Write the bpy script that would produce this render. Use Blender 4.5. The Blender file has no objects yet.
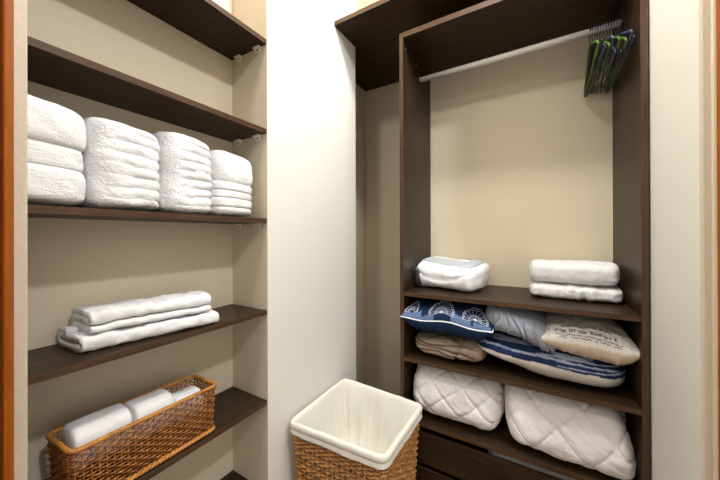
import bpy, bmesh, math, random
from mathutils import Vector, Matrix, noise
random.seed(7)
PI = math.pi
scene = bpy.context.scene
COL = scene.collection

# ------------------------------------------------------------------ camera
yaw, pitch, roll = math.radians(30.9439), math.radians(.1127), math.radians(-.1632)
Fv = Vector((-math.sin(yaw)*math.cos(pitch), math.cos(yaw)*math.cos(pitch), math.sin(pitch)))
Rv = Vector((math.cos(yaw), math.sin(yaw), 0)); Uv = Rv.cross(Fv)
R2 = Rv*math.cos(roll) + Uv*math.sin(roll); U2 = -Rv*math.sin(roll) + Uv*math.cos(roll)
cd = bpy.data.cameras.new('camera'); cam = bpy.data.objects.new('camera', cd); COL.objects.link(cam)
m = Matrix((R2, U2, -Fv)).transposed().to_4x4(); cam.matrix_world = m
cd.sensor_width = 36; cd.lens = 294.4945/720*36; cd.shift_y = -5.5473/720; cd.clip_start = .01
scene.camera = cam

# ------------------------------------------------------------------ light
scene.view_settings.view_transform = 'Standard'; scene.view_settings.look = 'None'
scene.view_settings.exposure = 0.0; scene.view_settings.gamma = 1; scene.view_settings.use_curve_mapping = False
w = bpy.data.worlds.new('world'); scene.world = w; w.use_nodes = True
bg = w.node_tree.nodes['Background']; bg.inputs[0].default_value = (1.0, .935, .83, 1); bg.inputs[1].default_value = .90

def area(name, loc, target, size, power, color, shape='DISK'):
    l = bpy.data.lights.new(name, 'AREA'); l.shape = shape; l.size = size; l.energy = power; l.color = color
    o = bpy.data.objects.new(name, l); COL.objects.link(o); o.location = loc
    o.rotation_euler = (Vector(target) - Vector(loc)).to_track_quat('-Z', 'Y').to_euler()
    return o
pl = bpy.data.lights.new('closet_ceiling_light', 'POINT'); pl.shadow_soft_size = .07; pl.color = (1.0, .985, .95)
pl.energy = 82
po = bpy.data.objects.new('closet_ceiling_light', pl); COL.objects.link(po); po.location = (-.15, .95, 1.86)
area('hall_ceiling_light', (1.3, .12, 2.02), (-.6, 1.3, -.3), .16, 36, (.93, .95, 1.0))

area('right_wall_fill', (-.55, -.75, 2.0), (.3, 1.4, -.4), 0.35, 16, (1.0, .98, .95))  # unseen fill lamp behind the camera, added to brighten the right wall

# ------------------------------------------------------------------ materials
def newmat(name):
    m = bpy.data.materials.new(name); m.use_nodes = True
    nt = m.node_tree; return m, nt, nt.nodes, nt.links, nt.nodes['Principled BSDF']
def texco(N, L, scale, loc=(0, 0, 0)):
    t = N.new('ShaderNodeTexCoord'); mp = N.new('ShaderNodeMapping')
    mp.inputs['Scale'].default_value = scale; mp.inputs['Location'].default_value = loc
    L.new(t.outputs['Object'], mp.inputs['Vector']); return mp.outputs[0]
def noise_tex(N, L, vec, scale, detail=4, rough=.55):
    n = N.new('ShaderNodeTexNoise'); n.inputs['Scale'].default_value = scale
    n.inputs['Detail'].default_value = detail; n.inputs['Roughness'].default_value = rough
    L.new(vec, n.inputs['Vector']); return n.outputs['Fac']
def ramp(N, L, fac, stops):
    r = N.new('ShaderNodeValToRGB'); e = r.color_ramp.elements
    while len(e) < len(stops): e.new(.5)
    for i, (p, c) in enumerate(stops): e[i].position = p; e[i].color = (*c, 1)
    L.new(fac, r.inputs[0]); return r.outputs[0]
def bump(N, L, b, h, strength, dist):
    n = N.new('ShaderNodeBump'); n.inputs['Strength'].default_value = strength; n.inputs['Distance'].default_value = dist
    L.new(h, n.inputs['Height']); L.new(n.outputs[0], b.inputs['Normal'])

def wood(name, sc, dark=(.007, .0034, .0016), light=(.052, .029, .0135), rough=.4):
    m, nt, N, L, b = newmat(name)
    v = texco(N, L, sc); f = noise_tex(N, L, v, 1.0, 6, .65)
    v2 = texco(N, L, tuple(s*4.5 for s in sc)); f2 = noise_tex(N, L, v2, 1.0, 3, .6)
    mx = N.new('ShaderNodeMix'); mx.inputs[0].default_value = .4
    L.new(f, mx.inputs[2]); L.new(f2, mx.inputs[3])
    L.new(ramp(N, L, mx.outputs[0], [(.32, dark), (.68, light)]), b.inputs['Base Color'])
    b.inputs['Roughness'].default_value = rough; b.inputs['Specular IOR Level'].default_value = .2
    bump(N, L, b, f2, .15, .001); return m
WX = wood('walnut_grain_x', (3, 55, 55)); WY = wood('walnut_grain_y', (55, 3, 55)); WZ = wood('walnut_grain_z', (55, 55, 3))
EX = wood('walnut_edge_grain_x', (3, 90, 90), (.030, .013, .006), (.115, .064, .034)); EY = wood('walnut_edge_grain_y', (90, 3, 90), (.030, .013, .006), (.115, .064, .034)); EZ = wood('walnut_edge_grain_z', (90, 90, 3), (.030, .013, .006), (.115, .064, .034))
DOORW = wood('orange_stained_wood', (30, 30, 2.5), (.20, .045, .003), (.38, .105, .008), .35)

def paint(name, c, bs=60, bstr=.08):
    m, nt, N, L, b = newmat(name)
    f = noise_tex(N, L, texco(N, L, (1, 1, 1)), bs, 3)
    L.new(ramp(N, L, f, [(.3, tuple(x*.98 for x in c)), (.7, c)]), b.inputs['Base Color'])
    b.inputs['Roughness'].default_value = .6; bump(N, L, b, f, bstr, .002); return m
WALL = paint('beige_wall', (.685, .590, .435))
WHITEWALL = paint('off_white_wall', (.80, .785, .71))  # lighter, more neutral wall tone for the left and right walls
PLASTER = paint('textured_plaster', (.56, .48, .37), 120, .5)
CEIL = paint('white_ceiling_paint', (.82, .80, .75))

def cloth(name, c=None, scale=350, strength=.5, rough=.95, sheen=.3, dist=.002):
    m, nt, N, L, b = newmat(name)
    f = noise_tex(N, L, texco(N, L, (1, 1, 1)), scale, 3, .7)
    if c: b.inputs['Base Color'].default_value = (*c, 1)
    else:
        a = N.new('ShaderNodeAttribute'); a.attribute_name = 'Col'; L.new(a.outputs['Color'], b.inputs['Base Color'])
    b.inputs['Roughness'].default_value = rough; b.inputs['Sheen Weight'].default_value = sheen
    b.inputs['Specular IOR Level'].default_value = .2
    bump(N, L, b, f, strength, dist); return m
TERRY = cloth('white_terry', (.86, .86, .87), 480, .8, sheen=0, dist=.003)
COTTON = cloth('white_cotton', (.86, .87, .88), 500, .2)
LINER = cloth('cream_liner_cloth', (.80, .775, .69), 400, .2)
DYED = cloth('dyed_cloth', None, 600, .25, sheen=0)
QUILT = cloth('quilt_cloth', (.77, .735, .735), 500, .2)
def plain(name, c, rough=.5, metal=0):
    m, nt, N, L, b = newmat(name)
    f = noise_tex(N, L, texco(N, L, (1, 1, 1)), 80, 2)
    L.new(ramp(N, L, f, [(.3, tuple(x*.9 for x in c)), (.7, c)]), b.inputs['Base Color'])
    b.inputs['Roughness'].default_value = rough; b.inputs['Metallic'].default_value = metal; return m
CLIP = plain('cream_plastic', (.86, .81, .68)); BLACK = plain('black_plastic', (.012, .012, .018), .3)
NAVY = plain('navy_wire', (.05, .055, .11), .3); GREEN = plain('green_plastic', (.06, .14, .012), .4)
ROD = plain('white_rod_enamel', (.72, .70, .66), .3); SCREW = plain('screw_metal', (.5, .48, .44), .35, .8)
HOLE = plain('dark_hole', (.01, .01, .01)); PIPE = plain('white_piping', (.88, .89, .92), .8)
BAG = plain('black_bag_plastic', (.015, .015, .018), .3); FLOOR = wood('floor_boards', (4, 30, 30), (.10, .05, .025), (.24, .13, .06), .4)
def wicker(name, a, c):
    m, nt, N, L, b = newmat(name)
    f = noise_tex(N, L, texco(N, L, (1, 1, 1)), 45, 4, .7)
    L.new(ramp(N, L, f, [(.3, a), (.7, c)]), b.inputs['Base Color']); b.inputs['Roughness'].default_value = .38
    return m
WICK = wicker('honey_wicker', (.11, .032, .006), (.46, .17, .03))
WICK2 = wicker('honey_hamper_wicker', (.26, .10, .02), (.68, .34, .10))
WICKRIM = wicker('golden_wicker_rim', (.34, .12, .018), (.60, .27, .055))

# ------------------------------------------------------------------ helpers
def link(name, me, mat, parent=None, smooth=False):
    o = bpy.data.objects.new(name, me); COL.objects.link(o)
    for x in (mat if isinstance(mat, (list, tuple)) else [mat]): me.materials.append(x)
    if smooth:
        for p in me.polygons: p.use_smooth = True
    if parent: o.parent = parent
    return o
class MB:
    def __init__(s): s.v = []; s.f = []; s.c = []
    def box(s, x0, x1, y0, y1, z0, z1):
        n = len(s.v)
        s.v += [(x, y, z) for z in (z0, z1) for y in (y0, y1) for x in (x0, x1)]
        s.f += [tuple(n+i for i in q) for q in ((0,2,3,1),(4,5,7,6),(0,1,5,4),(2,6,7,3),(0,4,6,2),(1,3,7,5))]
        return s
    def tube(s, pts, r, seg=6, closed=False, up=(0, 0, 1)):
        pts = [Vector(p) for p in pts]; n = len(pts); base = len(s.v)
        for i, p in enumerate(pts):
            if closed: t = pts[(i+1) % n] - pts[i-1]
            else: t = pts[min(i+1, n-1)] - pts[max(i-1, 0)]
            if t.length < 1e-9: t = Vector((0, 0, 1))
            t.normalize(); u = Vector(up)
            if abs(t.dot(u)) > .95: u = Vector((1, 0, 0)) if abs(t.x) < .9 else Vector((0, 1, 0))
            a = t.cross(u).normalized(); b = a.cross(t)
            rr = r[i] if isinstance(r, (list, tuple)) else r
            for k in range(seg):
                q = p + a*math.cos(2*PI*k/seg)*rr + b*math.sin(2*PI*k/seg)*rr; s.v.append(tuple(q))
        for i in range(n if closed else n-1):
            j = (i+1) % n
            for k in range(seg):
                l = (k+1) % seg
                s.f.append((base+i*seg+k, base+j*seg+k, base+j*seg+l, base+i*seg+l))
        if not closed:
            s.f.append(tuple(base+k for k in range(seg))); s.f.append(tuple(base+(n-1)*seg+k for k in reversed(range(seg))))
        return s
    def build(s, name, mat, parent=None, smooth=False, bevel=0, loc=None):
        me = bpy.data.meshes.new(name); me.from_pydata(s.v, [], s.f); me.update()
        bm = bmesh.new(); bm.from_mesh(me); bmesh.ops.recalc_face_normals(bm, faces=bm.faces)
        if bevel: bmesh.ops.bevel(bm, geom=list(bm.edges), offset=bevel, segments=2, affect='EDGES', profile=.5)
        bm.to_mesh(me); bm.free()
        return link(name, me, mat, parent, smooth)
def struct(name, mb, mat, bevel=0):
    o = mb.build(name, mat, bevel=bevel); o['kind'] = 'structure'; return o
def tag(o, label, cat, group=None):
    o['label'] = label; o['category'] = cat
    if group: o['group'] = group
    return o
def empty(name, loc, label, cat, group=None, rz=0):
    o = bpy.data.objects.new(name, None); COL.objects.link(o); o.location = loc; o.rotation_euler = (0, 0, rz)
    o.empty_display_size = .05
    return tag(o, label, cat, group)
def sgnp(x, p): return math.copysign(abs(x)**p, x)
def nz(x, y, z, s=1, off=0): return noise.noise(Vector((x*s+off, y*s-off*.7, z*s+off*.3)))
def fbm(p, s, o=0): return noise.fractal(Vector(p)*s + Vector((o, -o, o*.5)), 1.0, 2.0, 4)
def sstep(a, b, x):
    t = max(0, min(1, (x-a)/(b-a))); return t*t*(3-2*t)

def bundle(name, mat, L, a, b, n=3.0, endp=8, disp=None, color=None, xf=None, ns=90, na=96, parent=None, flat=None):
    """soft closed body: axis along local x, superellipse section (y half a, z half b); disp -> normal offset; xf -> final warp"""
    V = []; Fc = []; C = []
    S = [math.sin(-PI/2 + PI*i/ns) for i in range(ns+1)]
    S = [(.55*s_ + .45*(-1+2*i/ns)) for i, s_ in enumerate(S)]
    for i, s_ in enumerate(S):
        sc = (max(0, 1-abs(s_)**endp))**(1/2.2)
        for k in range(na):
            th = 2*PI*k/na
            y = sgnp(math.cos(th), 2/n); z = sgnp(math.sin(th), 2/n)
            nv = Vector((0, sgnp(math.cos(th), 1)*1, math.sin(th))); nv.normalize()
            p = Vector((s_*L/2, y*a*sc, z*b*sc))
            d = disp(s_, th, p) if disp else 0
            if d:
                d *= min(1, sc*1.5); p = p + nv*d + Vector((s_*abs(s_)**6, 0, 0))*d
            c = color(s_, th, p) if color else None
            if xf: p = xf(Vector(p))
            V.append(tuple(p)); C.append(c)
    for i in range(ns):
        for k in range(na):
            l = (k+1) % na
            Fc.append((i*na+k, i*na+l, (i+1)*na+l, (i+1)*na+k))
    me = bpy.data.meshes.new(name); me.from_pydata(V, [], Fc); me.update()
    if color:
        ca = me.color_attributes.new('Col', 'FLOAT_COLOR', 'POINT')
        for i, c in enumerate(C): ca.data[i].color = (*c, 1)
    bm = bmesh.new(); bm.from_mesh(me); bmesh.ops.remove_doubles(bm, verts=bm.verts, dist=1e-5)
    bmesh.ops.recalc_face_normals(bm, faces=bm.faces); bm.to_mesh(me); bm.free()
    return link(name, me, mat, parent, True)

def pillow_pt(u, v, side, w, d, h, pinch=.06, k=.42, wr=None):
    x = w/2*u*(1-pinch*(1-v*v)); y = d/2*v*(1-pinch*(1-u*u))
    t = h/2*((1-u*u)*(1-v*v))**k if abs(u) < 1 and abs(v) < 1 else 0
    z = side*t
    if wr: z += wr(u, v, side)*min(1, t/(h*.2))
    return Vector((x, y, z))
def pillow(name, mat, w, d, h, pinch=.06, k=.42, wr=None, color=None, xf=None, n=90, parent=None):
    V = []; Fc = []; C = []
    g = [math.sin(PI/2*(-1+2*i/n)) for i in range(n+1)]
    for side in (1, -1):
        base = len(V)
        for i in range(n+1):
            for j in range(n+1):
                p = pillow_pt(g[i], g[j], side, w, d, h, pinch, k, wr)
                C.append(color(g[i], g[j], side, p) if color else None)
                V.append(tuple(xf(p) if xf else p))
        for i in range(n):
            for j in range(n):
                q = (base+i*(n+1)+j, base+(i+1)*(n+1)+j, base+(i+1)*(n+1)+j+1, base+i*(n+1)+j+1)
                Fc.append(q if side > 0 else q[::-1])
    me = bpy.data.meshes.new(name); me.from_pydata(V, [], Fc); me.update()
    if color:
        ca = me.color_attributes.new('Col', 'FLOAT_COLOR', 'POINT')
        for i, c in enumerate(C): ca.data[i].color = (*c, 1)
    bm = bmesh.new(); bm.from_mesh(me); bmesh.ops.remove_doubles(bm, verts=bm.verts, dist=1e-5)
    bm.to_mesh(me); bm.free()
    return link(name, me, mat, parent, True)

def smooth_path(P, it=3):
    for _ in range(it):
        Q = [P[0]]
        for a, b in zip(P, P[1:]):
            Q += [(a[0]*.75+b[0]*.25, a[1]*.75+b[1]*.25), (a[0]*.25+b[0]*.75, a[1]*.25+b[1]*.75)]
        Q.append(P[-1]); P = Q
    return P
def folded(name, mat, path, th, length, parent=None, seed=0, amp=.003, ny=90, xf=None, wave=None, endamp=.004):
    """thick sheet following a folded 2D path (x,z), extruded along y"""
    P = smooth_path(path, 3); n = len(P); prof = []
    def nrm(i):
        a = P[max(i-1, 0)]; b = P[min(i+1, n-1)]; dx, dz = b[0]-a[0], b[1]-a[1]; l = math.hypot(dx, dz) or 1
        return (-dz/l, dx/l), (dx/l, dz/l)
    for i in range(n):
        q, _ = nrm(i); prof.append((P[i][0]+q[0]*th/2, P[i][1]+q[1]*th/2))
    q, t = nrm(n-1)
    for k in range(1, 4):
        a = PI/2 - PI*k/4; prof.append((P[-1][0]+(q[0]*math.sin(a)+t[0]*math.cos(a))*th/2, P[-1][1]+(q[1]*math.sin(a)+t[1]*math.cos(a))*th/2))
    for i in reversed(range(n)):
        q, _ = nrm(i); prof.append((P[i][0]-q[0]*th/2, P[i][1]-q[1]*th/2))
    q, t = nrm(0)
    for k in range(1, 4):
        a = -PI/2 + PI*k/4; prof.append((P[0][0]+(q[0]*math.sin(a)-t[0]*math.cos(a))*th/2, P[0][1]+(q[1]*math.sin(a)-t[1]*math.cos(a))*th/2))
    m_ = len(prof); V = []; Fc = []
    for j in range(ny+1):
        s_ = -1+2*j/ny; y = s_*length/2
        for i, (x, z) in enumerate(prof):
            yy = y + endamp*nz(x*30, z*40, seed)*(abs(s_)**8)
            d = amp*nz(x*14, yy*26, z*22+seed*3.1) + amp*.5*nz(x*40, yy*70, z*50+seed)
            p = Vector((x + d*.8, yy, max(z + d*.8, 0) if z < th*.6 else z + d))
            if wave: p = wave(p, s_)
            if xf: p = xf(p)
            V.append(tuple(p))
    for j in range(ny):
        for i in range(m_):
            k = (i+1) % m_; Fc.append((j*m_+i, j*m_+k, (j+1)*m_+k, (j+1)*m_+i))
    # end caps as strips between the two sides of the sheet
    for j in (0, ny):
        b0 = j*m_
        for i in range(n-1):
            o1 = n+3+(n-1-i); o2 = n+3+(n-2-i)
            q = (b0+i, b0+i+1, b0+o2, b0+o1); Fc.append(q if j else q[::-1])
        Fc.append((b0+n-1, b0+n, b0+n+1, b0+n+2, b0+n+3)); Fc.append((b0+n+3+n-1, b0+2*n+3, b0+2*n+4, b0+2*n+5, b0))
    me = bpy.data.meshes.new(name); me.from_pydata(V, [], Fc); me.update()
    bm = bmesh.new(); bm.from_mesh(me); bmesh.ops.recalc_face_normals(bm, faces=bm.faces); bm.to_mesh(me); bm.free()
    return link(name, me, mat, parent, True)

# ------------------------------------------------------------------ setting
FZ, CZ = -1.40, 2.10
struct('floor', MB().box(-1.6, 3.0, -2.6, 2.4, FZ-.1, FZ), FLOOR)
struct('ceiling', MB().box(-1.6, 3.0, -2.6, 2.4, CZ, CZ+.1), CEIL)
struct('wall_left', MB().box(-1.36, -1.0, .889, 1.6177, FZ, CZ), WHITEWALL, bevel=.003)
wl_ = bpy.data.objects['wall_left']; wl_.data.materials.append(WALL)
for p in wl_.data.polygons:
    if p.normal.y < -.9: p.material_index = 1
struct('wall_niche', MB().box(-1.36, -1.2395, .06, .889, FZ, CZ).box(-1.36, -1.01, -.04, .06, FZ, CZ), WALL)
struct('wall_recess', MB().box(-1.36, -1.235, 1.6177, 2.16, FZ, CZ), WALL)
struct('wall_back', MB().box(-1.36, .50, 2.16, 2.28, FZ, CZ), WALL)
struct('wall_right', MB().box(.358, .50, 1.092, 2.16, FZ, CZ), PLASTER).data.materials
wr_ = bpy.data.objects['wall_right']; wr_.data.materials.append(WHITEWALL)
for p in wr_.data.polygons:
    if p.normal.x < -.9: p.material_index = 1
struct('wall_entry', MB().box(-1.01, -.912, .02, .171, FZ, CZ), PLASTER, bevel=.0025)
# door casings: stepped wooden profiles
def casing(name, x0, x1, y0, y1, steps):
    mb = MB()
    for (a, b, c, d) in steps: mb.box(a, b, c, d, FZ, CZ)
    return struct(name, mb, DOORW, bevel=.002)
casing('trim_1', 0, 0, 0, 0, [(-.912, -.884, .1345, .1475), (-.912, -.909, .02, .1345), (-.909, -.890, .02, .112)])
casing('trim_2', 0, 0, 0, 0, [(.383, .50, 1.072, 1.092), (.40, .50, 1.062, 1.072), (.43, .50, 1.056, 1.062)])
struct('trim_3', MB().box(.3785, .383, 1.078, 1.092, FZ, CZ), WALL)

# ------------------------------------------------------------------ left shelves
SH = [.8505, .4613, .0727, -.3248, -.7149, -1.1108]
names = ['uppermost dark walnut shelf of the left alcove, cut by the photo top, holding nothing',
         'dark walnut alcove shelf directly above the four standing towel bundles',
         'dark walnut alcove shelf carrying the four tall white towel bundles',
         'dark walnut alcove shelf carrying the low folded white towels',
         'dark walnut alcove shelf carrying the long wicker basket of rolled towels',
         'lowest dark walnut alcove shelf, only its back corner visible below the basket shelf']
for z, lb in zip(SH, names):
    sh = empty('wall_shelf', (-1.12, .47, z-.0199), lb, 'shelf', 'dark wooden shelves in the left alcove')
    o = MB().box(-1.2385+1.12, -1.0042+1.12, .066-.47, .8875-.47, 0, .0199).build('shelf_board', WY, sh, bevel=.0005)
    MB().box(-1.0042+1.12, -1.003+1.12, .066-.47, .8875-.47, 0, .0199).build('edge_band', EY, sh, bevel=.0003)['label'] = 'lighter brown front edge'
    for bx in (-1.185, -1.055):
        b = MB(); b.box(bx+1.12-.019, bx+1.12+.019, .4175-.017, .4175, -.007, -.0002)
        b.box(bx+1.12-.016, bx+1.12+.016, .4175-.006, .4175, -.022, -.006)
        c = b.build('shelf_clip', CLIP, sh, bevel=.0012); c['label'] = 'small cream plastic shelf clip'
        h = MB().tube([(bx+1.12, .4122, -.013), (bx+1.12, .4104, -.013)], .0040, 10).build('screw', HOLE, c)

# ------------------------------------------------------------------ four standing towel bundles
def tall_towel(y0, y1, H, label, seed, ridges=None, folds=None, dx=0, depth=.222):
    a = depth/2; b = (y1-y0)/2; cy = (y0+y1)/2; zb = .0727
    if folds:
        def disp(s, th, p):
            z = (s+1)/2; d = 0
            for lo, hi, amp in folds:
                if lo <= z <= hi:
                    t = (z-lo)/(hi-lo); d = amp*(max(0, 1-abs(2*t-1)**4))**.5 - .009
            return d + .004*fbm(p, 11, seed) + .0009*nz(p.x*190, p.y*190, p.z*190)
    else:
        def disp(s, th, p):
            z = (s+1)/2
            # th measured so that cos(th) is +X (front), sin(th) is +Y
            m_ = sstep(-2.6, -.25, th if th < PI else th-2*PI) if True else 1
            ph = ridges*z*2*PI + 1.3*nz(z*3, th*.6, seed) + .5*math.sin(th+seed)
            r = (1-abs(math.sin(ph/2))**.8)
            fr = sstep(-.9, .15, (th if th < PI else th-2*PI))
            return -.0062*r*fr*(.35+1.1*abs(nz(th*1.4, z*7, seed, 1, 3)+.3)) + .005*fbm(p, 11, seed) + .0009*nz(p.x*190, p.y*190, p.z*190)
    def xf(p):
        # local axis x -> z ; y -> X ; z -> Y
        h = (p.x + H/2)
        z = h
        q = Vector((p.y, p.z, z))
        t = z/H
        q.x *= 1 - .05*t*t; q.y *= (1 - .06*t**3)
        q.z += .012*t*(-(q.x/a)**2) - .010*t*(q.y/b) * 1.0
        return q
    o = bundle('towel_bundle', TERRY, H, a, b, 2.9, 18, disp, None, xf, 230, 210)
    o.location = (-1.0+dx-a-.004, cy, zb+.001)
    return tag(o, label, 'towel', 'tall white towel bundles standing on the alcove shelf')
tall_towel(.108, .308, .272, 'leftmost tall white towel bundle, three thick folds, partly behind the door frame', 1.7,
           folds=[(0, .37, .011), (.37, .585, .007), (.585, 1.01, .015)])
tall_towel(.306, .494, .266, 'second tall white towel bundle from the left, with many narrow horizontal creases', 4.2, ridges=8)
tall_towel(.494, .668, .280, 'third tall white towel bundle from the left, deep horizontal ridges all the way down', 7.9, ridges=9)
tall_towel(.668, .846, .260, 'rightmost and smallest looking tall white towel bundle, smooth at the top and ribbed below', 11.3,
           folds=[(0, .14, .010), (.14, .28, .011), (.28, .39, .010), (.39, .52, .011), (.52, 1.01, .0125)])

# ------------------------------------------------------------------ folded towels on shelf 4
rzt = math.radians(-9)
g4 = 'low folded white towels on the alcove shelf'
lo = folded('folded_towel', TERRY, [(-.062, .033), (.0, .036), (.056, .034), (.066, .033), (.067, .014), (.055, .0115), (0, .011), (-.064, .011), (-.074, .016), (-.078, .03), (-.074, .044), (-.055, .048), (-.03, .048)],
            .0185, .385, seed=3, amp=.006, wave=lambda p, s_: Vector((p.x, p.y+.22*p.x*(s_<0)*abs(s_), p.z)))
lo.location = (-1.108, .484, SH[3]+.0005); lo.rotation_euler = (0, 0, math.radians(-9))
tag(lo, 'lower of the two flat folded white towels on the alcove shelf', 'towel', g4)
up = folded('folded_towel', TERRY, [(.052, .0125), (0, .012), (-.05, .012), (-.066, .015), (-.068, .030), (-.05, .034), (.0, .036), (.045, .036), (.05, .04), (.045, .052), (0, .054), (-.05, .054), (-.062, .05)],
            .021, .338, seed=8, amp=.006, wave=lambda p, s_: Vector((p.x, p.y+.22*p.x*(s_<0)*abs(s_), p.z)))
up.location = (-1.102, .484, SH[3]+.0475); up.rotation_euler = (0, 0, math.radians(-9))
tag(up, 'upper of the two flat folded white towels, with thick rounded top fold', 'towel', g4)

# ------------------------------------------------------------------ weaving
def rrect(c4, r, n):
    """closed rounded quad through 4 corners (xy), returns n points evenly spaced"""
    P = []
    for i in range(4):
        p = Vector(c4[i]); a = (Vector(c4[i-1])-p).normalized(); b = (Vector(c4[(i+1) % 4])-p).normalized()
        A = p+a*r; B = p+b*r
        for k in range(9):
            t = k/8; P.append(A*(1-t)**2 + p*2*t*(1-t) + B*t*t)
    L = [0]
    for i in range(len(P)): L.append(L[-1]+(P[(i+1) % len(P)]-P[i]).length)
    out = []; j = 0
    for i in range(n):
        s_ = L[-1]*i/n
        while L[j+1] < s_: j += 1
        t = (s_-L[j])/max(1e-9, L[j+1]-L[j]); out.append(P[j].lerp(P[(j+1) % len(P)], t))
    return out, L[-1]
def ring(ctop, cbot, ztop, zbot, z, r, n, off=0):
    t = (z-zbot)/(ztop-zbot)
    c = [Vector(b).lerp(Vector(a), t) for a, b in zip(ctop, cbot)]
    P, L = rrect(c, r, n); out = []
    for i in range(n):
        tg = (P[(i+1) % n]-P[i-1]).normalized(); nr = Vector((tg.y, -tg.x))
        o = off(i) if callable(off) else off
        out.append((P[i].x+nr.x*o, P[i].y+nr.y*o, z))
    return out

# long basket on shelf 5 (corners listed counter-clockwise, local to the basket root)
bc = Vector((-1.088, .458))
bt = [Vector(p)-bc for p in ((-1.010, .262), (-1.012, .660), (-1.158, .656), (-1.164, .252))]
bb = [Vector((p.x*.93, p.y*.95)) for p in bt]
HB = .168
bk = empty('wicker_basket', (bc.x, bc.y, SH[4]+.0005), 'long rectangular open-weave wicker basket holding rolled white towels on alcove shelf', 'basket')
mb = MB(); NS = 64; NP = NS*8
for j in range(15):
    z = .016 + j*.0098
    mb.tube(ring(bt, bb, HB, 0, z, .018, NP, lambda i, j=j: .0030*math.cos(PI*i/8 + PI*j)), .0025, 5, True)
mb.build('woven_wall', WICK, bk, smooth=True)
mb = MB()
ra = ring(bt, bb, HB, 0, .004, .018, NS*2); rb = ring(bt, bb, HB, 0, HB-.004, .018, NS*2)
for i in range(0, NS*2, 2): mb.tube([ra[i], Vector(ra[i]).lerp(Vector(rb[i]), .5), rb[i]], .0024, 6)
mb.build('stakes', WICK, bk, smooth=True)
mb = MB()
for ph in range(3):
    pts = []
    R = ring(bt, bb, HB, 0, HB-.003, .018, 360)
    for i, p in enumerate(R):
        a = 2*PI*i/360*45 + ph*2*PI/3; nxt = Vector(R[(i+1) % 360])-Vector(R[i-1]); nr = Vector((nxt.y, -nxt.x, 0)).normalized()
        pts.append(Vector(p)+nr*math.cos(a)*.0032+Vector((0, 0, math.sin(a)*.0032)))
    mb.tube(pts, .0036, 6, True)
mb.build('rim', WICKRIM, bk, smooth=True)
mb = MB()
for ph in range(2):
    pts = []
    R = ring(bt, bb, HB, 0, .009, .018, 360, .004)
    for i, p in enumerate(R):
        a = 2*PI*i/360*38 + ph*PI; nxt = Vector(R[(i+1) % 360])-Vector(R[i-1]); nr = Vector((nxt.y, -nxt.x, 0)).normalized()
        pts.append(Vector(p)+nr*math.cos(a)*.003+Vector((0, 0, math.sin(a)*.003)))
    mb.tube(pts, .0046, 6, True)
mb.build('base_band', WICKRIM, bk, smooth=True)
mb = MB(); mb.box(-.066, .066, -.186, .186, .002, .006); mb.build('basket_base', WICK, bk)
# rolled towels in it
def roll(y0, y1, r, x, ztop, label, seed):
    L = y1-y0
    def disp(s, th, p): return .0035*fbm(p, 10, seed) - .004*math.exp(-((th-2.3)/.12)**2)
    def xf(p): return Vector((p.y, p.x, p.z))
    o = bundle('rolled_towel', TERRY, L, r*1.0, r*.98, 3.0, 18, disp, None, xf, 70, 80)
    o.location = (x, (y0+y1)/2, ztop-r); return tag(o, label, 'towel', 'rolled white towels in the long wicker basket')
roll(.272, .412, .060, -1.092, SH[4]+.196, 'rolled white towel at the near left end of the long wicker basket', 2.2)
roll(.414, .530, .059, -1.092, SH[4]+.190, 'rolled white towel in the middle of the long wicker basket', 5.1)
roll(.533, .630, .048, -1.085, SH[4]+.160, 'lower lying white towel at the far right end of the long wicker basket', 9.4)

# ------------------------------------------------------------------ laundry hamper
HT = -.848
hc = Vector((-.735, 1.215))
ht = [Vector(p)-hc for p in ((-.503, 1.012), (-.497, 1.414), (-.975, 1.445), (-.962, .990))]
hb = [p*.86 for p in ht]; Hh = HT-FZ
hm = empty('laundry_hamper', (hc.x, hc.y, FZ), 'square honey wicker laundry hamper with white cloth liner standing by the cream wall', 'hamper')
mb = MB(); NS2 = 66; NP2 = NS2*6
z = .03; rows = []
while z < Hh-.02:
    rows.append(z)
    top = Hh - z
    z += .0094 if (top < .125 or .30 < top) else (.0094 if (int(z*1000)//30) % 2 else .021)
for j, z in enumerate(rows):
    mb.tube(ring(ht, hb, Hh, 0, z, .03, NP2, lambda i, j=j: -.001+.0062*math.cos(PI*i/6 + PI*j)), .0046, 5, True)
mb.build('woven_wall', WICK2, hm, smooth=True)
mb = MB(); ra = ring(ht, hb, Hh, 0, 0, .03, NS2*2, -.001); rb = ring(ht, hb, Hh, 0, Hh-.014, .03, NS2*2, -.001)
for i in range(0, NS2*2, 2): mb.tube([ra[i], Vector(ra[i]).lerp(Vector(rb[i]), .5), rb[i]], .0033, 6)
mb.build('stakes', WICK2, hm, smooth=True)
mb = MB(); mb.tube(ring(ht, hb, Hh, 0, Hh-.010, .03, 240, 0), .0065, 8, True);
mb.build('rim', WICKRIM, hm, smooth=True)
MB().tube(ring(ht, hb, Hh, 0, .010, .03, 240, .003), .009, 8, True).build('base_band', WICKRIM, hm, smooth=True)
MB().box(-.2, .2, -.17, .17, .004, .012).build('hamper_base', WICK2, hm)
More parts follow.
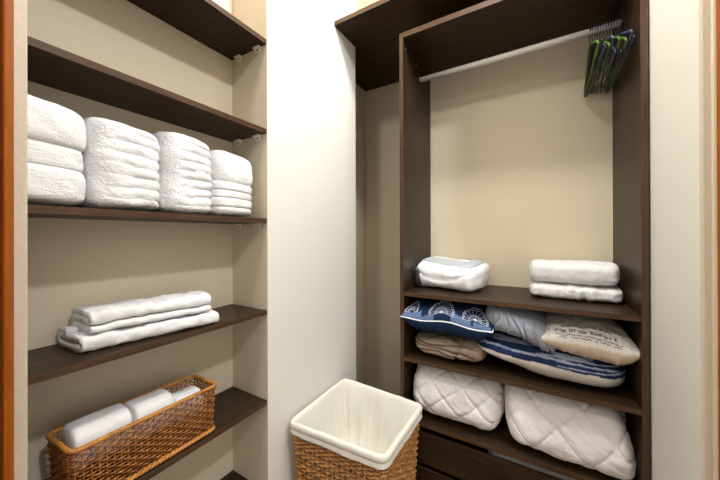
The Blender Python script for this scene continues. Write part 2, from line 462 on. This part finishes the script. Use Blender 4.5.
# liner: hem, cuff, roll over the rim, inside wall, bottom
prof = [(.0125, -.058), (.0150, -.056), (.0155, -.052), (.0135, -.044), (.0115, -.034), (.0110, -.029), (.0125, -.024), (.0145, -.016), (.0135, -.005), (.009, .002), (.002, .0045), (-.005, .002), (-.0095, -.004), (-.012, -.016),
        (-.018, -.05), (-.024, -.10), (-.030, -.16), (-.036, -.22), (-.05, -.29), (-.085, -.34), (-.14, -.355), (-.19, -.36)]
NL = 320; V = []; Fc = []
for i, (off, dz) in enumerate(prof):
    def o_(k, off=off, dz=dz, i=i):
        e = 0
        if dz < -.02 and i > 12: e = min(1, (-dz-.02)/.12)*(.026*nz(k*.045, dz*3, 1.3) + .015*nz(k*.16, dz*5, 5.1))
        elif i < 6: e = .003*nz(k*.08, 0, 2)
        return off + e
    R = ring(ht, hb, Hh, 0, Hh+dz*(.86 if i < 6 else 1), max(.010, .026+min(off, 0)*.5), NL, o_)
    for k, p in enumerate(R):
        zz = p[2]
        if i < 5: zz += .006*nz(k*.035, 3, i*.05)
        elif i < 13: zz += .0018*nz(k*.09, 7, .3)
        V.append((p[0], p[1], zz))
for i in range(len(prof)-1):
    for k in range(NL):
        l = (k+1) % NL; Fc.append((i*NL+k, i*NL+l, (i+1)*NL+l, (i+1)*NL+k))
Fc.append(tuple((len(prof)-1)*NL+k for k in range(NL)))
me = bpy.data.meshes.new('cloth_liner'); me.from_pydata(V, [], Fc); me.update()
ln = link('cloth_liner', me, LINER, hm, True); ln['label'] = 'off-white cloth liner folded over the rim'
sm = ln.modifiers.new('s', 'SOLIDIFY'); sm.thickness = .0015; sm.offset = -1

# ------------------------------------------------------------------ wardrobe
XL, XR, PT, YF, YB = -.6079, .3315, .0214, 1.4668, 1.9356
W0, W = 1.0537, [-.3042, -.6499, -.970]
wd = empty('wardrobe', ((XL+XR)/2, (YF+YB)/2, FZ), 'tall dark walnut open wardrobe with hanging rail, three shelves and two drawers', 'wardrobe')
ox, oy, oz = wd.location
def wbox(name, x0, x1, y0, y1, z0, z1, mat, parent=None, bevel=.0008):
    return MB().box(x0-ox, x1-ox, y0-oy, y1-oy, z0-oz, z1-oz).build(name, mat, parent or wd, bevel=bevel)
wbox('side_panel', XL-PT, XL, YF, YB+.012, FZ, W0, WZ)
wbox('side_panel', XR, XR+PT, YF, YB+.012, FZ, W0, WZ)
wbox('top_panel', XL-PT, XR+PT, YF, YB+.012, W0, W0+.0268, WX)
bp = wbox('back_panel', XL, XR, YB, YB+.010, FZ, W0, WALL, bevel=0); bp['label'] = 'cream painted back'
for z in W:
    wbox('shelf_board', XL+.0005, XR-.0005, YF+.002, YB, z-.0205, z, WX)
    wbox('edge_band', XL+.0005, XR-.0005, YF+.0008, YF+.002, z-.0205, z, EX, bevel=.0003)['label'] = 'lighter brown shelf edge'
for x in (XL-PT, XR): wbox('edge_band', x, x+PT, YF-.0012, YF, FZ, W0, EZ, bevel=.0003)['label'] = 'lighter brown panel edge'
wbox('edge_band', XL-PT, XR+PT, YF-.0012, YF, W0, W0+.0268, EX, bevel=.0003)['label'] = 'lighter brown top edge'
for y in (1.55, 1.86):
    for z in (.955, 1.00): pass
s1 = MB().tube([(XL-ox, 1.66-oy, 1.00-oz), (XL+.003-ox, 1.66-oy, 1.00-oz)], .005, 12).build('screw_cap', SCREW, wd); s1['label'] = 'pale metal screw cap'
MB().tube([(XL-ox+.0005, 1.50-oy, 1.01-oz), (XL+.003-ox, 1.50-oy, 1.01-oz)], .004, 12).build('screw_cap', SCREW, wd)['label'] = 'pale metal screw cap'
rod = MB().tube([(XL+.004-ox, 1.708-oy, .932-oz), (XR-.004-ox, 1.708-oy, .932-oz)], .0150, 20).build('hanging_rod', ROD, wd, smooth=True); rod['label'] = 'white enamelled hanging rod'
for x, sg in ((XL, 1), (XR, -1)):
    b = MB().tube([(x+sg*.0005-ox, 1.708-oy, .932-oz), (x+sg*.010-ox, 1.708-oy, .932-oz)], .0185, 20)
    b.box(x+sg*.0005-ox if sg > 0 else x-.006-ox, x+.006-ox if sg > 0 else x-.0005-ox, 1.700-oy, 1.716-oy, .945-oz, .972-oz)
    c = b.build('rod_socket', BLACK, wd, smooth=False); c['label'] = 'black rod end socket'
# drawers
def drawer(ztop, zbot, label=None):
    f = wbox('drawer', XL+.003, XR-.003, YF+.002, YF+.020, zbot, ztop, WX)
    b = MB(); X0, X1 = XL+.014-ox, XR-.014-ox
    b.box(X0, X0+.012, YF+.020-oy, YB-.02-oy, zbot+.01-oz, ztop-.03-oz); b.box(X1-.012, X1, YF+.020-oy, YB-.02-oy, zbot+.01-oz, ztop-.03-oz)
    b.box(X0, X1, YB-.02-oy, YB-.008-oy, zbot+.01-oz, ztop-.03-oz); b.box(X0, X1, YF+.020-oy, YB-.02-oy, zbot+.006-oz, zbot+.012-oz)
    b.build('drawer_box', WX, f)
    return f
drawer(-1.020, -1.178); drawer(-1.202, -1.372)
wbox('plinth', XL, XR, YF+.03, YF+.045, FZ, -1.378, WX)

# top shelf slab, notched round the wall corner, carried over the wardrobe
mb = MB()
pts = [(-.9995, 1.385), (.357, 1.385), (.357, 2.159), (-1.2345, 2.159), (-1.2345, 1.6185), (-.9995, 1.6185)]
n = len(pts); mb.v = [(x, y, z) for z in (1.212, 1.237) for x, y in pts]
mb.f = [tuple(reversed(range(n))), tuple(range(n, 2*n))] + [(i, (i+1) % n, n+(i+1) % n, n+i) for i in range(n)]
hs = mb.build('high_shelf', WX, bevel=.0008)
MB().box(-.9995, .357, 1.3838, 1.385, 1.212, 1.237).build('edge_band', EX, hs, bevel=.0003)['label'] = 'lighter brown front edge'
tag(hs, 'wide dark walnut shelf fixed wall to wall above the wardrobe', 'shelf')

# white linen in the upper drawer
def dsp(seed, a=.004, s=12): return lambda s_, th, p: a*fbm(p, s, seed)
o = bundle('folded_sheet', COTTON, .52, .13, .062, 5, 14, dsp(3, .003), ns=60, na=60)
o.location = (.045, 1.632, -1.087); tag(o, 'folded white sheet showing as a thin strip in the open upper drawer', 'sheet')

# ------------------------------------------------------------------ hangers
def hanger(x, mat, rz, tilt, label):
    R = .0168
    h = empty('clothes_hanger', (x, 1.708, .932), label, 'hanger', 'clothes hangers bunched at the right end of the rod', rz)
    h.rotation_euler = (tilt, 0, rz)
    pts = []
    for k in range(15):
        a = math.radians(200 - k*17); pts.append((0, math.cos(a)*(R+.0036), math.sin(a)*(R+.0070) - .0005))
    pts += [(0, .006, -.030), (0, 0, -.045), (0, 0, -.066)]
    MB().tube(pts, .0021, 7).build('hook', BLACK if mat is not NAVY else NAVY, h, smooth=True)
    w_ = .202
    top = []
    P = [(0, -w_, -.206), (0, -w_-.004, -.198), (0, -w_+.004, -.184), (0, -.10, -.120), (0, -.03, -.076), (0, 0, -.066), (0, .03, -.076), (0, .10, -.120), (0, w_-.004, -.184), (0, w_+.004, -.198), (0, w_, -.206)]
    b = MB().tube(P, .0045, 8); b.tube([(0, -w_, -.206), (0, 0, -.209), (0, w_, -.206)], .0036, 8)
    b.build('shoulder_frame', mat, h, smooth=True)
    return h
mats = [GREEN, BLACK, NAVY, BLACK, GREEN, NAVY, NAVY, GREEN, BLACK, GREEN, NAVY, NAVY]
nmn = {GREEN: 'green', BLACK: 'black', NAVY: 'dark blue'}
ordw = ['first', 'second', 'third', 'fourth', 'fifth', 'sixth', 'seventh', 'eighth', 'ninth', 'tenth', 'eleventh', 'last']
for i, mt in enumerate(mats):
    x = .213 + i*.0093
    hanger(x, mt, math.radians(random.uniform(-1.0, 1.0)), math.radians(random.uniform(-8, 6)),
           '%s plastic hanger on the rod, %s counted from the left of the bunch' % (nmn[mt], ordw[i]))

# ------------------------------------------------------------------ shelf 1 of the wardrobe
def rot(v, ax, a): return Matrix.Rotation(a, 3, ax) @ v
pk = empty('folded_sheet_set', (-.424, 1.745, W[0]), 'bulky folded white sheet set with pale grey hem on left of the top wardrobe shelf', 'sheet', rz=math.radians(-12))
PL, PA, PB = .365, .155, .072
def pk_disp(s, th, p):
    return .007*fbm(p, 6, 4.4) + .003*fbm(p, 20, 1) - .006*math.exp(-((p.z+.02-.35*p.x*p.x*8)/.012)**2)*sstep(.3, -.5, math.cos(th))
def pk_z(x, y):
    sc = max(0, 1-abs(x/(PL/2))**13)**(1/2.2)
    return PB*max(0, sc**4.2-abs(y/PA)**4.2)**(1/4.2)
def pk_xf(p):
    q = p.copy()
    if q.z > 0: q.z = q.z*(1 - .16*(q.x/.17)) + .10*q.y*min(1, q.z/.03)
    return q + Vector((0, 0, PB+.004))
bundle('sheet', COTTON, PL, PA, PB, 4.2, 13, pk_disp, None, pk_xf, 120, 120, parent=pk)
GREYB = cloth('pale_grey_hem', (.46, .51, .53), 600, .2)
def strip(name, corners, th, nu=50, nv=14, fold=0):
    """soft band lying on the sheet, corners in the sheet's plan"""
    V = []; Fc = []
    A, B, C_, D = [Vector(c) for c in corners]
    def top(u, v):
        q = A.lerp(B, u).lerp(D.lerp(C_, u), v)
        z = pk_z(q.x, q.y)*(1-.16*(q.x/.17)) + PB + .004 + .10*q.y + .007*fbm((q.x, q.y, PB), 6, 4.4) + .0045
        e = max(0, 1-abs(2*v-1)**4)**.5*max(0, 1-abs(2*u-1)**30)**.5
        return Vector((q.x, q.y, z + th*e + .0012*math.sin(v*PI*7)*e))
    for side in (0, 1):
        for i in range(nu+1):
            for j in range(nv+1):
                p = top(i/nu, j/nv)
                if side: p.z = min(p.z, top(i/nu, j/nv).z) - .006
                V.append(tuple(p))
    st = nv+1; off = (nu+1)*st
    for i in range(nu):
        for j in range(nv):
            q = (i*st+j, (i+1)*st+j, (i+1)*st+j+1, i*st+j+1); Fc.append(q); Fc.append(tuple(x+off for x in q[::-1]))
    edge = [i*st for i in range(nu+1)] + [nu*st+j for j in range(1, nv+1)] + [i*st+nv for i in range(nu-1, -1, -1)] + [j for j in range(nv-1, 0, -1)]
    for a, b in zip(edge, edge[1:]+edge[:1]): Fc.append((a, b, b+off, a+off))
    me = bpy.data.meshes.new(name); me.from_pydata(V, [], Fc)
    bm = bmesh.new(); bm.from_mesh(me); bmesh.ops.recalc_face_normals(bm, faces=bm.faces); bm.to_mesh(me); bm.free()
    return link(name, me, GREYB, pk, True)
strip('hem_strip', ((-.155, -.075), (.085, -.095), (.085, .02), (-.145, .03)), .006)['label'] = 'pale grey hem band folded over the top'
strip('hem_strip', ((.098, -.118), (.152, -.10), (.152, .115), (.085, .125)), .005)['label'] = 'pale grey hem band on the right side'
o = bundle('plastic_bag', BAG, .16, .028, .058, 2.4, 4, lambda s, th, p: .012*fbm(p, 16, 6), None, lambda p: Vector((p.y, p.x, p.z)), 60, 60)
o.location = (-.575, 1.685, W[0]+.062); o.rotation_euler = (0, 0, math.radians(-14))
tag(o, 'crumpled black bag tucked behind the left end of the white sheet set', 'bag')

def flat_towel(loc, L, a, b, seed, label, amp, freq):
    def disp(s, th, p):
        f = sstep(.5, -.5, math.cos(th))          # front (-y) side carries the ripples
        return amp*nz(p.x*freq+seed, p.z*18, seed)*(.35+.65*f) + .005*fbm(p, 10, seed) + .0018*nz(p.x*110, p.z*110, p.y*110)
    o = bundle('folded_towel', TERRY, L, a, b, 3.6, 16, disp, None, None, 170, 120)
    o.location = loc; return tag(o, label, 'towel', 'folded white towels on the top wardrobe shelf')
flat_towel((.150, 1.772, W[0]+.036), .358, .138, .0335, 2.5, 'lower folded white towel on right of the top wardrobe shelf, rippled front edge', .008, 45).rotation_euler = (0, 0, math.radians(-2))
flat_towel((.144, 1.776, W[0]+.036+.0325+.054), .352, .134, .0515, 6.1, 'upper folded white towel on right of the top wardrobe shelf, thick smooth fold', .003, 30).rotation_euler = (0, 0, math.radians(-2))

# ------------------------------------------------------------------ shelf 2 of the wardrobe
NAVYC, LIGHTB = (.010, .024, .068), (.15, .23, .42)
blue = empty('throw_pillow', (-.400, 1.672, -.440), 'navy throw pillow with white piping and shell embroidery on the second wardrobe shelf', 'pillow')
BW, BD, BH, BK = .452, .42, .185, .30
def b_wr(u, v, s):
    e = .004*fbm((u*3, v*3, s), 1.5, 3)
    if s < 0: e += .004*math.sin(u*22+2.5*nz(u*4, v*2, s))*sstep(-.6, -.9, v)
    return e
def b_xf(p):
    q = p.copy(); f = sstep(.05, -.2, p.y)
    q.z += f*(.009*math.exp(-((p.x-.02)/.07)**2) - .006*math.exp(-((p.x+.12)/.06)**2) - .006*math.exp(-((p.x-.15)/.06)**2))
    q.z -= .02*p.x
    return q
def hfrac(u, v): return (max(0, 1-v*v))**BK
def vfromh(h): return -math.sqrt(max(0, 1-min(1, h)**(1/BK)))
def b_col(u, v, s, p):
    if s < 0 or v > 0: return NAVYC
    h = hfrac(u, v); j = .07*nz(u*14, h*10, 3) + .03*nz(u*50, h*50, 1)
    lim = 0
    if -.96 < u < -.50: lim = .52 + .2*nz(u*9, 0, 2)
    elif -.50 <= u < -.22: lim = .30
    elif .16 < u < .97: lim = .50 - .15*(u-.16)
    if abs(u-.60) < .025: lim = .2
    t = sstep(lim+.03, lim-.03, h+j) if lim else 0
    t *= .85 + .5*nz(u*55, h*55, 4)
    t = max(0, min(1, t))
    return tuple(a*(1-t)+b*t for a, b in zip(NAVYC, LIGHTB))
c_ = pillow('cushion_body', DYED, BW, BD, BH, .03, BK, b_wr, b_col, b_xf, 150, blue)
seam = []
for (u0, v0, u1, v1) in ((-1, -1, 1, -1), (1, -1, 1, 1), (1, 1, -1, 1), (-1, 1, -1, -1)):
    for k in range(30):
        t = k/30; u, v = u0+(u1-u0)*t, v0+(v1-v0)*t
        seam.append(b_xf(pillow_pt(u, v, 1, BW, BD, BH, .03, BK)))
MB().tube(seam, .0034, 8, True).build('piping', PIPE, blue, smooth=True)['label'] = 'white corded piping'
THREAD = plain('white_thread', (.66, .70, .80), .8)
def on_b(u, v):
    p = b_xf(pillow_pt(u, v, 1, BW, BD, BH, .03, BK, b_wr)); return p + Vector((0, -.0012*abs(v)**6, .0012))
def shell(cu, ch, ru, rh, rays=15, a0=-20, a1=200):
    mb = MB()
    def P(a, r):
        u = cu+ru*r*math.cos(math.radians(a)); h = ch+rh*r*math.sin(math.radians(a))
        return on_b(max(-.97, min(.97, u)), vfromh(max(.12, min(.985, h))))
    for i in range(rays):
        a = a0+(a1-a0)*i/(rays-1)
        mb.tube([P(a, .25+.75*t/12) for t in range(13)], .0009, 4)
    for rr, w_ in ((1.0, .0014), (.90, .001), (.48, .001)):
        mb.tube([P(a0+(a1-a0)*k/90, rr*(1+.05*abs(math.cos(k*PI*(rays-1)/180)))) for k in range(91)], w_, 4)
    for k in range(5): mb.tube([P(-20+k*7, .12+.02*k), P(90, .05*k), P(200-k*7, .12+.02*k)], .0012, 4)
    o = mb.build('shell_embroidery', THREAD, blue); o['label'] = 'white stitched scallop shell'
shell(-.05, .46, .27, .46)
shell(.66, .52, .25, .40, 11)
shell(-.76, .58, .15, .34, 8)

# beige folded blanket
BE = (.30, .225, .16)
def bg_disp(s, th, p):
    f = sstep(.3, -.5, math.cos(th)); t = p.z/.058
    cr = 0
    for k, (a0, sl, d, wd_) in enumerate(((.46, -.40, .024, .08), (-.02, -.95, .024, .09), (-.5, -.5, .018, .10), (.85, .3, .010, .1))):
        q = t - (a0 + sl*(s*.8+.2)*(1 if s < .35 else .6) + .28*math.sin(s*3+k)); cr -= d*math.exp(-(q/wd_)**2)*sstep(1.0, .4, s)
    if s > .2: cr -= .012*math.exp(-((s-.32-.1*t)/.05)**2)
    return f*cr + .010*fbm(p, 9, 3.3) + .0025*fbm(p, 35, 1)
o = bundle('folded_blanket', DYED, .385, .165, .056, 2.7, 7, bg_disp, lambda s, th, p: tuple(c*(1+.15*nz(p.x*20, p.y*20, p.z*30)) for c in BE), None, 190, 150)
o.location = (-.402, 1.668, W[1]+.0605); tag(o, 'crumpled beige blanket folded beneath the navy shell pillow', 'blanket')

# striped long pillow
SB = .078
def st_col(s, th, p):
    t = math.atan2(p.z, -p.y*(SB/.19))            # 0 = frontmost, + up
    if math.cos(th) > .3: return (.03, .05, .15)
    t += .10*nz(p.x*7, 0, 5) + .05*nz(p.x*25, p.z*60, 2)
    n_ = nz(p.x*5, p.z*150, 3)
    navy, mid, wht, blu = (.012, .024, .070), (.30, .34, .43), (.62, .57, .52), (.09, .14, .25)
    m2 = lambda c: c if n_ > -.18 else navy
    if t > 1.0: return navy
    if t > .84: return m2(mid)
    if t > .52: return navy if n_ < .22 else mid
    if t > .38: return m2(mid)
    if t > .06: return navy if n_ < .25 else mid
    if t > -.80: return wht
    return blu if n_ > -.1 else mid
def st_xf(p):
    q = p.copy(); k = max(0, -(p.x+.05))
    if q.z < 0: q.z *= 1 - min(.75, k*3.2)
    q = rot(q, 'Y', math.radians(3.5)); return q
o = bundle('bed_pillow', DYED, .605, .19, SB, 2.35, 5.5, lambda s, th, p: .006*fbm(p, 6, 1) + .0015*fbm(p, 25, 2), st_col, st_xf, 150, 200)
o.location = (.022, 1.692, W[1]+.083)
tag(o, 'long blue and white striped pillow at the bottom of the second wardrobe shelf pile', 'pillow')

# grey pleated pillow drooping over it
GB = .068
def gr_disp(s, th, p):
    f = sstep(.4, -.4, math.cos(th)); d = 0
    for k, (x0, sl, hh) in enumerate(((-.125, .2, .9), (-.095, -.1, 1), (-.06, .2, .7), (-.03, .55, 1), (.01, .25, .8), (.055, .3, 1), (.095, .5, .9), (.12, .2, .7))):
        q = p.x - x0 - sl*(.03-p.z) - .006*math.sin(p.z*60+k)
        d -= .0075*hh*math.exp(-(q/.0055)**2)*sstep(.052, .03, p.z+.01*math.sin(k*2.1))
        d += .004*hh*math.exp(-((q-.011)/.009)**2)*sstep(.055, .03, p.z)
    zz = p.z/GB
    for q0 in (.78, .88): d -= .004*math.exp(-((zz-q0)/.03)**2)
    return d*f + .006*fbm(p, 8, 2)
def gr_xf(p):
    q = p.copy(); q.z -= 1.3*max(0, q.x+.04)**2; q = rot(q, 'Y', math.radians(10)); return q
o = bundle('quilted_pillow', DYED, .325, .175, GB, 2.7, 6, gr_disp, lambda s, th, p: tuple(c*(1+.08*nz(p.x*9, p.y*9, p.z*9)) for c in (.30, .33, .375)), gr_xf, 200, 130)
o.location = (-.064, 1.658, -.412); tag(o, 'grey pleated pillow drooping over the striped one, between navy and cream pillows', 'pillow')

# cream printed pillow
CW, CDp, CH, CK = .322, .37, .165, .32
def cr_col(u, v, s, p):
    if s < 0: return (.62, .50, .39)
    h = (max(0, 1-v*v))**CK
    base = (.76, .73, .69)
    if h > .80 or (abs(u) > .8 and h > .3):
        l = nz(u*60, v*60, 2) + .5*nz(u*120, v*120, 5)
        return tuple(c*(.50 if l > .12 else .82) for c in base)
    return tuple(c*(1 - (.18 if nz(u*40, h*40, 9) > .25 and .15 < h else 0)) for c in base)
def cr_wr(u, v, s): return .005*fbm((u*3.5, v*3.5, s*2), 1.4, 8) + (.0025*math.sin(u*28+nz(u*5, 0, 0)*3)*sstep(-.7, -.95, v))
def cr_xf(p):
    q = p.copy(); f = sstep(0, -.18, p.y)
    if p.z < 0: q.z *= 1 + 1.2*p.x
    q.z += f*(-.004*math.cos(p.x*9) - .010*math.exp(-((p.x-.10)/.04)**2)); q = rot(q, 'Y', math.radians(1.5)); return rot(q, 'X', math.radians(4))
cp = empty('printed_pillow', (.170, 1.668, -.438), 'cream pillow printed with small grey lettering on right of the second wardrobe shelf', 'pillow', rz=math.radians(2))
pillow('cushion_body', DYED, CW, CDp, CH, .05, CK, cr_wr, cr_col, cr_xf, 150, cp)
INK = plain('grey_ink', (.07, .075, .12), .9)
mb = MB()
def on_c(u, h):
    v = -math.sqrt(max(0, 1-min(.99, h)**(1/CK)))
    return cr_xf(pillow_pt(u, v, 1, CW, CDp, CH, .05, CK, cr_wr)) + Vector((0, -.0012, .0006))
rnd = random.Random(3)
for (h0, u0, u1, hv, wv0, gap, rr) in ((.56, -.70, .62, .09, .034, .35, .0010), (.42, -.72, .70, .045, .020, .12, .0006), (.30, -.60, .66, .045, .018, .25, .0006), (.74, -.55, .5, .05, .03, .3, .0008)):
    u = u0
    while u < u1:
        wv = wv0*rnd.uniform(.8, 1.3)
        if rnd.random() > gap*.6:
            k = rnd.randrange(4)
            if k == 0: P = [[(0, 0), (0, 1)], [(0, 1), (1, 1)], [(0, .5), (.8, .5)]]
            elif k == 1: P = [[(0, 0), (0, 1)], [(0, 1), (1, 0)], [(1, 0), (1, 1)]]
            elif k == 2: P = [[(0, 0), (.5, 1)], [(.5, 1), (1, 0)], [(.25, .4), (.75, .4)]]
            else: P = [[(0, 0), (1, 0)], [(1, 0), (1, 1)], [(1, 1), (0, 1)], [(0, 1), (0, 0)]]
            for a_, b_ in P: mb.tube([on_c(u+a_[0]*wv, h0+a_[1]*hv), on_c(u+b_[0]*wv, h0+b_[1]*hv)], rr, 4)
        u += wv*1.45
mb.build('printed_lettering', INK, cp)['label'] = 'small dark grey printed lettering'

# ------------------------------------------------------------------ shelf 3: two quilted duvets
def quilt_disp(seed, cell, a, asp=1.0, ph=0):
    def f(s, th, p):
        t = math.atan2(p.z, -p.y)*a           # around the front
        x = p.x + .016*nz(p.x*5, t*5, seed)
        u = (x + t*asp)/cell + ph; v = (x - t*asp)/cell + ph*.6
        d = 0
        for q in (u, v):
            r = abs(q-round(q)); d -= .0042*math.exp(-(r/.028)**2) + .0035*math.exp(-(r/.12)**2)
        cr = nz(p.x*14+t*22, t*7-p.x*5, seed)
        return d + .009*fbm(p, 6, seed) + .0018*(1-abs(cr)*2) + .0012*nz(p.x*60+t*90, t*30, seed)
    return f
o = bundle('quilted_duvet', QUILT, .462, .165, .140, 2.6, 7, quilt_disp(2, .150, .17, 1.0, .3), None,
           lambda p: rot(p, 'Y', math.radians(1.5)) + Vector((0, .02*(p.z/.13), 0)), 220, 240)
o.location = (-.366, 1.655, W[2]+.149); tag(o, 'left of two white diamond-quilted duvets on the bottom wardrobe shelf', 'duvet', 'white quilted duvets on the bottom wardrobe shelf')
def dr_xf(p):
    q = p.copy()
    if p.x > 0: q.x -= .034*(p.z/.13)*(p.x/.234)
    else: q.x -= .012*(p.z/.13)
    q = rot(q, 'Y', math.radians(1.5)); q.y += .03*(p.z/.13)
    return q
o = bundle('quilted_duvet', QUILT, .462, .17, .138, 3.3, 11, quilt_disp(9, .185, .17, .9, .15), None, dr_xf, 220, 240)
o.location = (.094, 1.655, W[2]+.147); tag(o, 'right and larger of two white diamond-quilted duvets on the bottom wardrobe shelf', 'duvet', 'white quilted duvets on the bottom wardrobe shelf')

o = bundle('folded_cloth', DYED, .075, .05, .075, 2.4, 5, lambda s, th, p: .008*fbm(p, 22, 4), lambda s, th, p: (.42, .40, .40) if math.sin(p.z*260) > .2 else (.22, .22, .24), lambda p: Vector((p.x*.55, p.y, p.z)), 50, 60)
o.location = (.3005, 1.66, W[2]+.165); tag(o, 'small grey striped cloth wedged between the right duvet and the wardrobe side', 'cloth')
o = MB().tube([(-.9998, 1.264, -.682), (-.9965, 1.264, -.682)], .0042, 12).build('wall_plug', CEIL)
tag(o, 'tiny white plug in the cream wall just above the hamper', 'wall plug')
